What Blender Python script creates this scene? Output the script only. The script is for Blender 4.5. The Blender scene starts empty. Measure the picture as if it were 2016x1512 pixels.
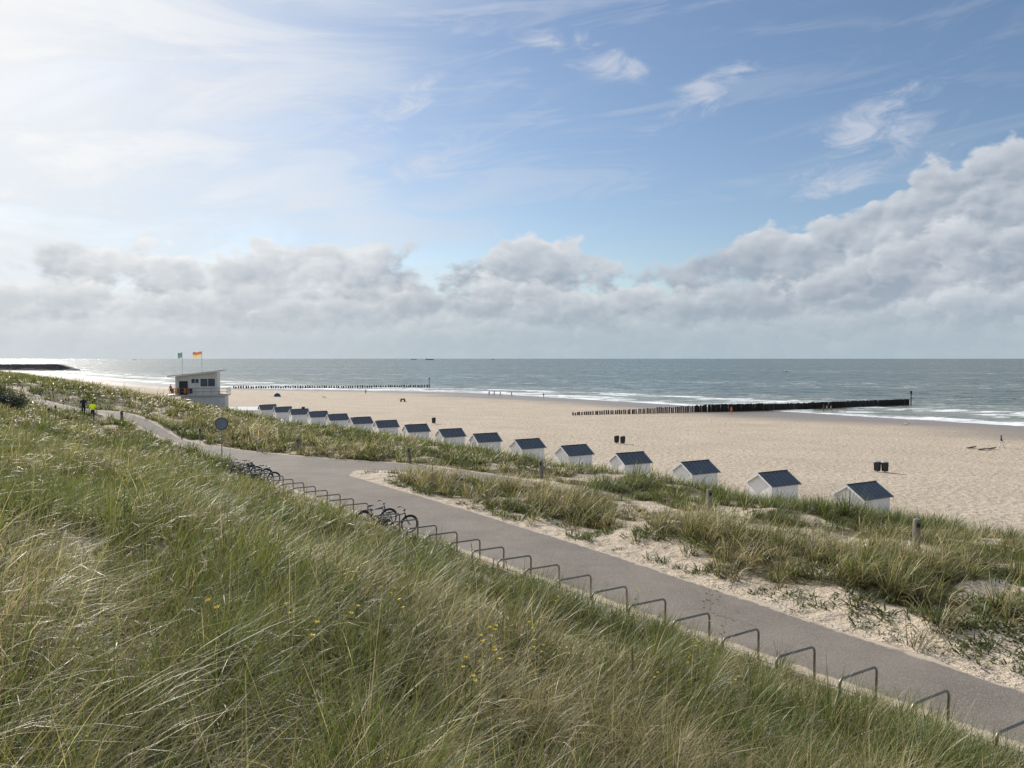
import bpy, math, random
import numpy as np
from mathutils import Vector, Matrix
R=np.random.RandomState(7); random.seed(7)
H=13.9; F=1514.0; PITCH=math.atan(50/1514.0)
SUN_AZ=math.radians(-39); SUN_EL=math.radians(30)
DU=np.array([-0.6115,0.7912]); DV=np.array([0.7912,0.6115])
col=bpy.context.scene.collection
# ------------------------------------------------------------ helpers
def ss(x,a,b):
    t=np.clip((x-a)/(b-a),0,1); return t*t*(3-2*t)
def hsh(i,j,s):
    v=np.sin(i*127.1+j*311.7+s*74.7)*43758.5453
    return v-np.floor(v)
def vn(x,y,s=0):
    xi=np.floor(x); yi=np.floor(y); fx=x-xi; fy=y-yi
    fx=fx*fx*(3-2*fx); fy=fy*fy*(3-2*fy)
    a=hsh(xi,yi,s);b=hsh(xi+1,yi,s);c=hsh(xi,yi+1,s);d=hsh(xi+1,yi+1,s)
    return (a*(1-fx)+b*fx)*(1-fy)+(c*(1-fx)+d*fx)*fy
def fbm(x,y,s=0,o=4):
    r=0;a=.5;t=0
    for k in range(o):
        r=r+a*vn(x*2**k,y*2**k,s+k*3.7); t+=a; a*=.5
    return r/t
def uv(x,y): return -0.6115*x+0.7912*y, 0.7912*x+0.6115*y
def xy(u,v): return -0.6115*u+0.7912*v, 0.7912*u+0.6115*v
PATH=np.array([(-40,15.5),(0,15.5),(25,15.5),(45,15.6),(54,16.3),(62,16.5),(70,16.6),(77,15.5),(84,13.2),(92,10.8),(99,9),
 (99.5,10.8),(93,12.8),(86,15.1),(78,17.2),(74.4,17.7),(64.5,18.4),(57.3,20),(50.5,22.6),(45,25.6),(40,27),(34,27.9),(30,28.1),
 (30,27.0),(36,25.4),(40,24.2),(42.5,22.9),(43.5,21.6),(42,20.5),(30,20.1),(20,19.6),(10,18.7),(4,18.2),(-40,18.0)],float)
def sdp(U,V,P=PATH):
    U=np.asarray(U,float);V=np.asarray(V,float)
    d=np.full(U.shape,1e9); ins=np.zeros(U.shape,bool)
    n=len(P)
    for i in range(n):
        ax,ay=P[i];bx,by=P[(i+1)%n]
        ex,ey=bx-ax,by-ay
        t=np.clip(((U-ax)*ex+(V-ay)*ey)/(ex*ex+ey*ey),0,1)
        d=np.minimum(d,(U-ax-t*ex)**2+(V-ay-t*ey)**2)
        if ey!=0:
            c=((ay>V)!=(by>V))&(U<(V-ay)/ey*ex+ax)
            ins^=c
    d=np.sqrt(d)
    return np.where(ins,d,-d)
def prof(kn):
    a=np.array(kn,float)
    g=np.arange(-300,400,.25)
    z=np.interp(g,a[:,0],a[:,1])
    k=np.exp(-np.linspace(-2,2,7)**2); k/=k.sum()
    zz=np.convolve(np.pad(z,3,mode='edge'),k,mode='valid')
    return lambda v: np.interp(v,np.concatenate([g,[6000]]),np.concatenate([zz,[-30]]))
tail=[(43.5,-10.1),(47.5,-10.45),(110,-13.05),(180,-13.9),(300,-17.5),(399,-19)]
P1=prof([(-300,-6),(-60,-4),(-20,-2.4),(-6,-1.75),(0,-1.8),(4,-3.15),(8,-4.72),(11.5,-5.98),(13.9,-6.82),(14.9,-7),(20,-7.02),(24,-6.75),(27,-7.05),(29.5,-7.05),(34,-7.35),(39.5,-8.45)]+tail)
P2=prof([(-300,-6),(-60,-4),(0,-2.9),(12,-3.2),(20,-4.3),(26,-5.6),(32,-7.0),(38,-8.7)]+tail)
def shift(u): return 68*ss(u,240,400)+20*ss(u,400,700)
def shore(u,v): return v-(180-shift(u))
def terr(x,y):
    u,v=uv(np.asarray(x,float),np.asarray(y,float))
    ve=v+shift(u)*ss(v,45,90)
    w=ss(u,70,118)
    z=P1(ve)*(1-w)+P2(ve)*w
    z=z-1.25*ss(u,5,34)*np.clip(1-v/13,0,1)*(1-w)*ss(v,-40,-5)
    z=z+1.0*np.exp(-((u-67.5)/7)**2-((v-12.8)/2.1)**2)
    dm=1-ss(v,38,44)
    sd=sdp(u,v)
    nz=(fbm(u/6,v/4.5,3,3)-.5)*1.2+(fbm(u/1.7,v/1.7,9,2)-.5)*.5
    amp=np.where(v<15.2,1-ss(v,11.0,14.5)*.92,.9)*dm*ss(np.hypot(x,y),2,7)*.8+.03
    z=z+nz*amp*ss(-sd,0,2.2)
    pz=-7+1.75*ss(u,68,84)+1.3*ss(u,88,110)
    wd=np.where((v<15.5)&(u<60),-.9,-2.2)
    k=ss((sd-wd)/(-.2-wd),0,1)*(dm)
    z=z*(1-k)+pz*k
    z=z+(fbm(u/9,v/6,21,3)-.5)*.25*ss(v,46,60)*(1-ss(v,150,175))
    return z+H
def ray(px,py):
    xc=(px-1008)/F; zc=-(py-756)/F
    c,s=math.cos(PITCH),math.sin(PITCH)
    d=np.array([xc,c+zc*s,-s+zc*c]); return d
def ground_point(px,py):
    """intersection of a surveyed sight line with the terrain / water surface"""
    d=ray(px,py); t=np.geomspace(4,6000,9000)
    x=d[0]*t;y=d[1]*t;z=H+d[2]*t
    g=np.maximum(terr(x,y),0.0)
    i=np.argmax(z<=g)
    return float(x[i]),float(y[i]),float(g[i])
def tz(x,y): return float(terr(np.array([x]),np.array([y]))[0])
# ------------------------------------------------------------ materials
def newmat(name):
    m=bpy.data.materials.new(name); m.use_nodes=True
    nt=m.node_tree; b=nt.nodes['Principled BSDF']; return m,nt,b
def nd(nt,t,**kw):
    n=nt.nodes.new(t)
    for k,v in kw.items(): setattr(n,k,v)
    return n
def pm(name,c1,c2=None,scale=3.0,rough=.7,bump=.0,metal=0.0,spec=.5,stretch=(1,1,1),trans=0.):
    m,nt,b=newmat(name); c2=c2 or tuple(x*.75 for x in c1)
    tc=nd(nt,'ShaderNodeTexCoord'); mp=nd(nt,'ShaderNodeMapping'); mp.inputs['Scale'].default_value=stretch
    nt.links.new(tc.outputs['Object'],mp.inputs['Vector'])
    n=nd(nt,'ShaderNodeTexNoise'); n.inputs['Scale'].default_value=scale; n.inputs['Detail'].default_value=5
    nt.links.new(mp.outputs[0],n.inputs['Vector'])
    mr=nd(nt,'ShaderNodeMapRange'); mr.inputs[1].default_value=.35; mr.inputs[2].default_value=.65
    nt.links.new(n.outputs['Fac'],mr.inputs[0])
    mx=nd(nt,'ShaderNodeMix',data_type='RGBA'); mx.inputs[6].default_value=(*c1,1); mx.inputs[7].default_value=(*c2,1)
    nt.links.new(mr.outputs[0],mx.inputs[0]); nt.links.new(mx.outputs[2],b.inputs['Base Color'])
    b.inputs['Roughness'].default_value=rough; b.inputs['Metallic'].default_value=metal
    b.inputs['Specular IOR Level'].default_value=spec
    if bump>0:
        bp=nd(nt,'ShaderNodeBump'); bp.inputs['Strength'].default_value=bump; bp.inputs['Distance'].default_value=.02
        nt.links.new(n.outputs['Fac'],bp.inputs['Height']); nt.links.new(bp.outputs[0],b.inputs['Normal'])
    if trans>0:
        tr=nd(nt,'ShaderNodeBsdfTranslucent'); nt.links.new(mx.outputs[2],tr.inputs['Color'])
        ms=nd(nt,'ShaderNodeMixShader'); ms.inputs[0].default_value=trans
        nt.links.new(b.outputs[0],ms.inputs[1]); nt.links.new(tr.outputs[0],ms.inputs[2]); nt.links.new(ms.outputs[0],nt.nodes['Material Output'].inputs['Surface'])
    return m
class NB:
    def __init__(s,nt): s.nt=nt
    def put(s,sock,v):
        if hasattr(v,'is_output') : s.nt.links.new(v,sock)
        else: sock.default_value=v
    def m(s,op,*a,clamp=False):
        n=s.nt.nodes.new('ShaderNodeMath'); n.operation=op; n.use_clamp=clamp
        for i,v in enumerate(a): s.put(n.inputs[i],v)
        return n.outputs[0]
    def vm(s,op,*a):
        n=s.nt.nodes.new('ShaderNodeVectorMath'); n.operation=op
        for i,v in enumerate(a): s.put(n.inputs[i],v)
        return n.outputs[0]
    def sm(s,v,a,b,lo=0.,hi=1.):
        n=s.nt.nodes.new('ShaderNodeMapRange'); n.interpolation_type='SMOOTHSTEP'
        s.put(n.inputs[0],v); s.put(n.inputs[1],a); s.put(n.inputs[2],b); s.put(n.inputs[3],lo); s.put(n.inputs[4],hi)
        return n.outputs[0]
    def lin(s,v,a,b,lo=0.,hi=1.):
        n=s.nt.nodes.new('ShaderNodeMapRange')
        s.put(n.inputs[0],v); s.put(n.inputs[1],a); s.put(n.inputs[2],b); s.put(n.inputs[3],lo); s.put(n.inputs[4],hi)
        return n.outputs[0]
    def xyz(s,x,y,z):
        n=s.nt.nodes.new('ShaderNodeCombineXYZ'); s.put(n.inputs[0],x);s.put(n.inputs[1],y);s.put(n.inputs[2],z); return n.outputs[0]
    def noise(s,vec,scale,detail=6,rough=.5,dist=0.,dim='3D',out='Fac'):
        n=s.nt.nodes.new('ShaderNodeTexNoise'); n.noise_dimensions=dim; s.put(n.inputs['Vector'],vec)
        n.inputs['Scale'].default_value=scale; n.inputs['Detail'].default_value=detail; n.inputs['Roughness'].default_value=rough; n.inputs['Distortion'].default_value=dist
        return n.outputs[out]
    def vor(s,vec,scale,detail=3,rough=.5):
        n=s.nt.nodes.new('ShaderNodeTexVoronoi'); n.voronoi_dimensions='2D'; n.feature='F1'; n.normalize=True; s.put(n.inputs['Vector'],vec)
        n.inputs['Scale'].default_value=scale; n.inputs['Detail'].default_value=detail; n.inputs['Roughness'].default_value=rough; n.inputs['Lacunarity'].default_value=2.2
        return n.outputs['Distance']
    def mix(s,f,a,b):
        n=s.nt.nodes.new('ShaderNodeMix'); n.data_type='RGBA'; s.put(n.inputs[0],f)
        s.put(n.inputs[6],a if hasattr(a,'is_output') else (*a,1)); s.put(n.inputs[7],b if hasattr(b,'is_output') else (*b,1))
        return n.outputs[2]
    def sep(s,v):
        n=s.nt.nodes.new('ShaderNodeSeparateXYZ'); s.put(n.inputs[0],v); return n.outputs
    def attr(s,name):
        n=s.nt.nodes.new('ShaderNodeAttribute'); n.attribute_name=name; return n
    def mapv(s,v,scale,rot=(0,0,0)):
        n=s.nt.nodes.new('ShaderNodeMapping'); s.put(n.inputs['Vector'],v); n.inputs['Scale'].default_value=scale; n.inputs['Rotation'].default_value=rot; return n.outputs[0]
    def bump(s,h,st,dist,prev=None):
        n=s.nt.nodes.new('ShaderNodeBump'); s.put(n.inputs['Height'],h); n.inputs['Strength'].default_value=st; n.inputs['Distance'].default_value=dist
        if prev is not None: s.nt.links.new(prev,n.inputs['Normal'])
        return n.outputs[0]
ROTUV=(0,0,-math.atan2(DU[1],DU[0]))
def ground_mat():
    m,nt,b=newmat('sand_and_dune_soil'); B=NB(nt)
    tc=nd(nt,'ShaderNodeTexCoord').outputs['Object']
    veg=B.attr('veg').outputs['Fac']; sh=B.attr('shore').outputs['Fac']
    n1=B.noise(tc,.12,5,.6); n2=B.noise(tc,1.7,5,.65); n3=B.noise(tc,14,3,.6)
    sand=B.mix(B.lin(n1,.35,.65),(.565,.465,.35),(.48,.39,.285))
    sand=B.mix(B.lin(n2,.35,.7),sand,B.mix(.5,sand,(.64,.55,.44)))
    vo=nd(nt,'ShaderNodeTexVoronoi'); vo.inputs['Scale'].default_value=1.5; vo.inputs['Randomness'].default_value=1
    nt.links.new(tc,vo.inputs['Vector'])
    pr=B.m('MULTIPLY',B.sm(vo.outputs['Distance'],.32,.05),B.sm(n1,.32,.50))
    sand=B.mix(B.m('MULTIPLY',pr,.55),sand,(.24,.19,.14))
    st=B.noise(B.mapv(tc,(.02,.35,.1),ROTUV),1.0,5,.7)
    stf=B.m('MULTIPLY',B.sm(st,.56,.66),B.sm(sh,-75,-45))
    sand=B.mix(B.m('MULTIPLY',stf,.5),sand,(.24,.19,.14))
    wetd=B.m('ADD',sh,B.lin(B.noise(B.mapv(tc,(.008,.04,.1),ROTUV),1.,4),.3,.7,-9,9))
    wet=B.sm(wetd,-44,-12)
    sand=B.mix(B.m('MULTIPLY',wet,.85),sand,(.22,.18,.145))
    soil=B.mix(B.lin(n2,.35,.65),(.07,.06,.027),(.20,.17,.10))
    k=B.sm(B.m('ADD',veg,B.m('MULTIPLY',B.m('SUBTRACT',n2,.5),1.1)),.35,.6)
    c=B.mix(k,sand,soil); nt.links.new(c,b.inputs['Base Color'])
    nt.links.new(B.lin(wet,0.,1.,.92,.36),b.inputs['Roughness'])
    b.inputs['Specular IOR Level'].default_value=.3
    dry=B.m('SUBTRACT',1.,wet)
    hgt=B.m('ADD',B.m('MULTIPLY',vo.outputs['Distance'],B.m('MULTIPLY',dry,.9)),B.m('MULTIPLY',n3,.25))
    h2=B.m('MULTIPLY',n2,dry)
    nb=B.bump(hgt,.6,.17); nb=B.bump(h2,.75,.5,nb)
    nt.links.new(nb,b.inputs['Normal'])
    return m
def asphalt_mat():
    m,nt,b=newmat('asphalt'); B=NB(nt)
    tc=nd(nt,'ShaderNodeTexCoord').outputs['Object']
    sd=B.attr('sd').outputs['Fac']; lo=B.attr('sandy').outputs['Fac']
    n1=B.noise(tc,.5,5,.6); n3=B.noise(tc,45,3,.6); n2=B.noise(tc,3,6,.7)
    c=B.mix(B.lin(n1,.35,.65),(.165,.142,.12),(.225,.195,.166))
    c=B.mix(B.sm(n3,.5,.72),c,(.42,.37,.31))
    k=B.m('ADD',B.sm(sd,.55,0.),lo)
    k=B.sm(B.m('ADD',k,B.m('MULTIPLY',B.m('SUBTRACT',n2,.5),1.4)),.55,.9)
    c=B.mix(k,c,(.52,.43,.33))
    nt.links.new(c,b.inputs['Base Color']); b.inputs['Roughness'].default_value=.85
    b.inputs['Specular IOR Level'].default_value=.25
    nt.links.new(B.bump(n3,.3,.01),b.inputs['Normal']); return m
def water_mat():
    m,nt,b=newmat('sea_water'); B=NB(nt)
    tc=nd(nt,'ShaderNodeTexCoord').outputs['Object']
    sh=B.attr('shore').outputs['Fac']
    mp=B.mapv(tc,(.5,1,1),ROTUV)
    mp3=B.mapv(tc,(.35,1,1),ROTUV)
    w1=B.noise(mp,.16,5,.72,0,'2D','Color'); w2=B.noise(mp,.9,3,.6,0,'2D','Color')
    big=B.noise(B.mapv(tc,(.25,1,1),ROTUV),.012,4,.6,0,'2D')
    wl=B.noise(mp,.11,5,.75,0,'2D')
    c=B.mix(B.lin(big,.35,.65),(.068,.100,.076),(.100,.130,.098))
    c=B.mix(B.lin(wl,.38,.62),B.mix(.65,c,(.022,.040,.036)),B.mix(.45,c,(.20,.23,.185)))
    c=B.mix(B.sm(sh,120,0),c,(.23,.235,.175))
    wob=B.m('MULTIPLY',B.m('SUBTRACT',B.noise(B.mapv(tc,(.4,1,1),ROTUV),.045,5,.65,0,'2D'),.5),80.)
    s=B.m('ADD',sh,wob)
    band=B.m('SINE',B.m('MULTIPLY',s,.21))
    fo=B.noise(mp3,.42,6,.8,0,'2D')
    line=B.m('MULTIPLY',B.sm(band,-.2,.9),B.sm(s,120,5))
    f=B.sm(B.m('ADD',B.m('MULTIPLY',line,.42),fo),.70,.84)
    edge=B.m('MULTIPLY',B.sm(sh,12,0),B.sm(fo,.38,.52))
    cap=B.sm(B.m('MULTIPLY',B.noise(mp3,.13,7,.80,0,'2D'),B.sm(big,.3,.7,.90,1.08)),.62,.66)
    foam=B.m('MAXIMUM',B.m('MAXIMUM',f,edge),B.m('MULTIPLY',cap,.75))
    c=B.mix(foam,c,(.85,.87,.87))
    nt.links.new(c,b.inputs['Base Color'])
    nt.links.new(B.lin(foam,0.,1.,.24,.8),b.inputs['Roughness'])
    b.inputs['IOR'].default_value=1.33; b.inputs['Specular IOR Level'].default_value=.34
    sl=B.vm('ADD',B.vm('MULTIPLY',B.vm('SUBTRACT',w1,(.5,.5,.5)),(1.3,1.3,0.)),B.vm('MULTIPLY',B.vm('SUBTRACT',w2,(.5,.5,.5)),(1.0,1.0,0.)))
    nn=B.vm('NORMALIZE',B.vm('ADD',sl,(0.,0.,1.)))
    nt.links.new(nn,b.inputs['Normal']); return m
def grass_mat(name='grass_blades'):
    m,nt,b=newmat(name); B=NB(nt)
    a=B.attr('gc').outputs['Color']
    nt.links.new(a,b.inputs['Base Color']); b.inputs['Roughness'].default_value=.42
    b.inputs['Specular IOR Level'].default_value=.42
    tr=nd(nt,'ShaderNodeBsdfTranslucent'); nt.links.new(B.vm('MULTIPLY',a,(1.1,1.15,.9)),tr.inputs['Color'])
    mx=nd(nt,'ShaderNodeMixShader'); mx.inputs[0].default_value=.42
    nt.links.new(b.outputs[0],mx.inputs[1]); nt.links.new(tr.outputs[0],mx.inputs[2])
    nt.links.new(mx.outputs[0],nt.nodes['Material Output'].inputs['Surface']); return m
def roof_mat():
    m,nt,b=newmat('dark_corrugated_roof'); B=NB(nt)
    tc=nd(nt,'ShaderNodeTexCoord').outputs['Object']; x,y,z=B.sep(tc)
    w=B.m('PINGPONG',B.m('ADD',x,10.),.21)
    n=B.noise(tc,4,6,.6)
    c=B.mix(B.lin(n,.35,.65),(.06,.07,.08),(.105,.115,.125))
    c=B.mix(B.sm(w,.03,.008),c,(.22,.24,.26))
    nt.links.new(c,b.inputs['Base Color']); b.inputs['Roughness'].default_value=.42
    nt.links.new(B.bump(w,.5,.06),b.inputs['Normal']); return m
def plank_mat(name,c1,c2,per=.14):
    m,nt,b=newmat(name); B=NB(nt)
    tc=nd(nt,'ShaderNodeTexCoord').outputs['Object']; x,y,z=B.sep(tc)
    w=B.m('PINGPONG',B.m('ADD',z,10.),per/2)
    n=B.noise(tc,3,6,.6)
    c=B.mix(B.lin(n,.35,.7),c1,c2)
    c=B.mix(B.m('MULTIPLY',B.sm(w,.012,.0),.5),c,(.3,.3,.3))
    c=B.mix(B.m('MULTIPLY',B.sm(B.m('SUBTRACT',z,B.m('MULTIPLY',n,.6)),.15,-.2),.4),c,(.45,.38,.28))
    nt.links.new(c,b.inputs['Base Color']); b.inputs['Roughness'].default_value=.55
    nt.links.new(B.bump(w,.4,.02),b.inputs['Normal']); return m
M={}
M['ground']=ground_mat(); M['asphalt']=asphalt_mat(); M['water']=water_mat(); M['grass']=grass_mat()
M['roof']=roof_mat(); M['white']=plank_mat('white_painted_planks',(.86,.86,.86),(.78,.78,.78))
M['trim']=pm('white_trim',(.86,.86,.86),(.78,.78,.78),5,.5)
M['steel']=pm('galvanised_steel',(.36,.34,.30),(.25,.22,.18),20,.42,.1,.7)
M['wood']=pm('weathered_wood',(.27,.24,.20),(.17,.15,.12),12,.85,.5,stretch=(1,1,.15))
M['pile']=pm('dark_groyne_timber',(.040,.034,.03),(.018,.017,.015),5,.8,.5,spec=.25,stretch=(1,1,.3))
M['pilelt']=pm('dry_groyne_timber',(.075,.06,.048),(.045,.038,.03),5,.85,.5,stretch=(1,1,.3))
M['black']=pm('black_rubber',(.02,.02,.02),(.03,.03,.03),20,.6)
M['dark']=pm('dark_metal',(.05,.055,.06),(.03,.03,.035),10,.4,0,.5)
M['chrome']=pm('bright_metal',(.6,.6,.6),(.45,.45,.45),20,.25,0,1.)
M['blue']=pm('dark_blue_paint',(.03,.06,.16),(.02,.05,.12),8,.3)
M['glass']=pm('window_glass',(.05,.08,.10),(.10,.14,.17),1,.08)
M['grey']=pm('grey_metal',(.30,.31,.32),(.22,.23,.24),6,.5)
M['signg']=pm('blue_grey_sign_face',(.22,.26,.31),(.17,.21,.26),3,.45)
M['signr']=pm('dark_sign_rim',(.16,.10,.10),(.10,.08,.08),6,.5)
M['concrete']=pm('pale_concrete',(.58,.56,.52),(.48,.46,.43),2,.8,.2)
M['cream']=pm('cream_cladding',(.74,.71,.65),(.66,.64,.58),1.5,.6)
M['basew']=pm('pale_base_wall',(.70,.68,.64),(.60,.58,.55),1.,.7)
M['red']=pm('red_cloth',(.58,.20,.14),(.50,.16,.11),6,.7,trans=.4)
M['yellow']=pm('yellow_cloth',(.82,.66,.26),(.74,.58,.22),6,.7,trans=.4)
M['green']=pm('green_cloth',(.16,.34,.22),(.14,.28,.18),6,.7,trans=.35)
M['orange']=pm('orange_cloth',(.75,.20,.03),(.6,.15,.03),6,.7)
M['neon']=pm('neon_yellow_cloth',(.88,.95,.08),(.80,.9,.06),6,.7,trans=.5)
M['skin']=pm('skin',(.50,.30,.21),(.42,.24,.17),8,.55)
M['hair']=pm('brown_hair',(.06,.035,.02),(.03,.02,.012),30,.6)
M['hairg']=pm('grey_hair',(.35,.33,.30),(.25,.23,.21),30,.6)
M['navy']=pm('navy_cloth',(.02,.025,.045),(.03,.035,.06),8,.8)
M['khaki']=pm('khaki_cloth',(.22,.18,.12),(.16,.13,.09),8,.8)
M['whitec']=pm('white_cloth',(.75,.75,.75),(.62,.62,.64),8,.8)
M['tent']=pm('blue_tent_cloth',(.03,.22,.55),(.02,.15,.40),3,.5)
M['rock']=pm('dark_stone',(.09,.085,.08),(.045,.043,.04),.15,.9,.6)
M['ship']=pm('ship_red_hull',(.30,.09,.06),(.2,.06,.05),.05,.6)
M['shipw']=pm('ship_white',(.6,.62,.64),(.5,.5,.52),.1,.6)
M['foam']=pm('foam',(.8,.82,.82),(.6,.64,.65),.5,.8)
M['petal']=pm('yellow_petal',(.90,.70,.03),(.80,.58,.02),20,.5,trans=.3)
M['stem']=pm('green_stem',(.10,.14,.04),(.16,.15,.06),20,.6)
M['seed']=pm('dry_seed_head',(.15,.095,.05),(.07,.045,.03),40,.85)
M['leaf']=pm('shrub_leaf',(.055,.075,.03),(.025,.04,.018),3,.6)
M['bark']=pm('shrub_bark',(.10,.08,.06),(.06,.05,.04),10,.9)
# ------------------------------------------------------------ mesh builder
class MB:
    def __init__(s): s.v=[];s.f=[];s.mi=[]
    def add(s,vs,fs,mi=0,mat=None):
        o=len(s.v)
        if mat is not None: vs=[tuple(mat@Vector(p)) for p in vs]
        s.v+= [tuple(p) for p in vs]; s.f+=[tuple(i+o for i in f) for f in fs]; s.mi+=[mi]*len(fs)
    def box(s,c,d,mi=0,rz=0,bev=0.0,mat=None):
        x,y,z=d[0]/2,d[1]/2,d[2]/2
        b=min(bev,x*.9,y*.9)
        if b>0: pl=[(-x+b,-y),(x-b,-y),(x,-y+b),(x,y-b),(x-b,y),(-x+b,y),(-x,y-b),(-x,-y+b)]
        else: pl=[(-x,-y),(x,-y),(x,y),(-x,y)]
        n=len(pl); T=Matrix.Translation(c)@Matrix.Rotation(rz,4,'Z')
        if mat is not None: T=mat@T
        vs=[(p[0],p[1],-z) for p in pl]+[(p[0],p[1],z) for p in pl]
        fs=[tuple(range(n-1,-1,-1)),tuple(range(n,2*n))]+[(i,(i+1)%n,(i+1)%n+n,i+n) for i in range(n)]
        s.add(vs,fs,mi,T)
    def tube(s,pts,r,n=8,mi=0,cap=True,closed=False):
        pts=[Vector(p) for p in pts]; m=len(pts)
        rs=r if isinstance(r,(list,tuple)) else [r]*m
        vs=[];fs=[]; ref=None
        for i,p in enumerate(pts):
            if closed: t=(pts[(i+1)%m]-pts[i-1])
            else: t=pts[min(i+1,m-1)]-pts[max(i-1,0)]
            t.normalize()
            if ref is None:
                ref=Vector((0,0,1)) if abs(t.z)<.9 else Vector((1,0,0))
            a=(ref-t*ref.dot(t)).normalized(); ref=a; b=t.cross(a)
            for k in range(n):
                an=2*math.pi*k/n; vs.append(p+(a*math.cos(an)+b*math.sin(an))*rs[i])
        for i in range(m if closed else m-1):
            j=(i+1)%m
            for k in range(n):
                fs.append((i*n+k,i*n+(k+1)%n,j*n+(k+1)%n,j*n+k))
        if cap and not closed:
            fs.append(tuple(range(n-1,-1,-1))); fs.append(tuple((m-1)*n+k for k in range(n)))
        s.add(vs,fs,mi)
    def ell(s,c,r,nu=8,nv=6,mi=0,mat=None):
        vs=[(c[0],c[1],c[2]+r[2])];fs=[]
        for i in range(1,nv):
            th=math.pi*i/nv
            for k in range(nu):
                a=2*math.pi*k/nu; vs.append((c[0]+r[0]*math.sin(th)*math.cos(a),c[1]+r[1]*math.sin(th)*math.sin(a),c[2]+r[2]*math.cos(th)))
        vs.append((c[0],c[1],c[2]-r[2])); L=len(vs)-1
        for k in range(nu):
            k2=(k+1)%nu
            fs.append((0,1+k,1+k2))
            for i in range(nv-2): fs.append((1+i*nu+k,1+(i+1)*nu+k,1+(i+1)*nu+k2,1+i*nu+k2))
            fs.append((1+(nv-2)*nu+k,L,1+(nv-2)*nu+k2))
        s.add(vs,fs,mi,mat)
    def mesh(s,name,mats,smooth=False):
        me=bpy.data.meshes.new(name); me.from_pydata(s.v,[],s.f)
        for m in mats: me.materials.append(M[m] if isinstance(m,str) else m)
        me.polygons.foreach_set('material_index',s.mi)
        if smooth: me.polygons.foreach_set('use_smooth',[True]*len(s.f))
        me.update(); return me
    def obj(s,name,mats,smooth=False,parent=None,loc=(0,0,0),rz=0):
        o=bpy.data.objects.new(name,s.mesh(name,mats,smooth)); col.objects.link(o)
        o.location=loc; o.rotation_euler=(0,0,rz)
        if parent: o.parent=parent
        return o
def empty(name,loc,rz=0):
    o=bpy.data.objects.new(name,None); o.empty_display_size=.3; col.objects.link(o); o.location=loc; o.rotation_euler=(0,0,rz); return o
def tag(o,label,cat,group=None):
    o['label']=label; o['category']=cat
    if group: o['group']=group
    return o
def dup(src,loc,rz,scale=None):
    n=src.copy(); col.objects.link(n); n.location=loc
    n.rotation_euler=(src.rotation_euler[0],src.rotation_euler[1],rz)
    if scale: n.scale=scale
    def rec(a,b):
        for ch in a.children:
            c=ch.copy(); col.objects.link(c); c.parent=b; rec(ch,c)
    rec(src,n)
    return n
def fastmesh(name,verts,quads,mat,cols=None):
    me=bpy.data.meshes.new(name); me.vertices.add(len(verts)); me.vertices.foreach_set('co',verts.astype(np.float32).ravel())
    me.loops.add(quads.size); me.loops.foreach_set('vertex_index',quads.astype(np.int32).ravel())
    n=len(quads); me.polygons.add(n)
    me.polygons.foreach_set('loop_start',np.arange(n,dtype=np.int32)*4)
    try: me.polygons.foreach_set('loop_total',np.full(n,4,dtype=np.int32))
    except Exception: pass
    if cols is not None:
        a=me.attributes.new('gc','FLOAT_COLOR','POINT'); a.data.foreach_set('color',cols.astype(np.float32).ravel())
    me.materials.append(mat); me.update(calc_edges=True); me.validate()
    o=bpy.data.objects.new(name,me); col.objects.link(o); return o
def fattr(o,name,arr):
    a=o.data.attributes.new(name,'FLOAT','POINT'); a.data.foreach_set('value',np.asarray(arr,dtype=np.float32).ravel())
def gridquads(nu,nv):
    i,j=np.meshgrid(np.arange(nu-1),np.arange(nv-1),indexing='ij'); a=i*nv+j
    return np.stack([a,a+nv,a+nv+1,a+1],-1).reshape(-1,4)
def ax(*segs):
    out=[]
    for a,b,s in segs: out.append(np.arange(a,b,s))
    return np.unique(np.concatenate(out))
# ------------------------------------------------------------ vegetation density
bpos=[(1804,1080),(1396,1008),(1065,942),(805,912),(587,890),(394,867),(240,832)]
BP=[ground_point(*q_) for q_ in bpos]
def dens(u,v):
    u=np.asarray(u,float);v=np.asarray(v,float)
    n=fbm(u/2.2,v/1.6,41,3); nb=fbm(u/7,v/4,51,3)
    sd=sdp(u,v)
    d=np.zeros(u.shape)
    near=(v<15.25)|((u>46)&(v<18))
    d=np.where(near,ss(n,.29,.38)*.8+.2,d)
    d=np.where(near&(v>14.7)&(u<46),.7*d,d)
    isl=(v>=15.25)&(v<27)&(sd<0)&(u<44)
    ed=21.7+.6*np.sin(u*.35)+(nb-.5)*2.8-.02*(u-15)
    di=ss(v,ed-.4,ed+.4)*ss(n,.36,.46)*(1-ss(u,38,41.5))*.97+.012+.2*ss(v,19.7,20.4)*(u<39)*ss(n,.46,.56)
    d=np.where(isl,di,d)
    far=((v>=27)|(u>=44))&(sd<0)&(v>15.25)&~near
    gap=1-.85*ss(nb,.60,.68)*(u<30)
    d=np.where(far,(.22+.78*ss(n,.32,.44))*gap*(1-ss(v,41.2,43.2)),d)
    tr=np.exp(-((v-28.3-.25*np.sin(u*.5))/.5)**2)*(u<34)
    d=d*(1-.85*tr)
    for (bx,by,bz) in BP:
        bu,bv=uv(bx,by); du_,dv_=u-bu,v-bv
        # trampled ground at the foot of each post
        d=d*(1-.92*np.exp(-((du_+.35)**2+(dv_+.35)**2)/.75))
    d=np.where((u>=75)&(v<42)&(sd<0),(.25+.75*ss(n,.3,.45))*(1-ss(v,40,42.6)),d)
    d=np.where(sd>-.15,0,d)
    return np.clip(d,0,1)
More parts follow.
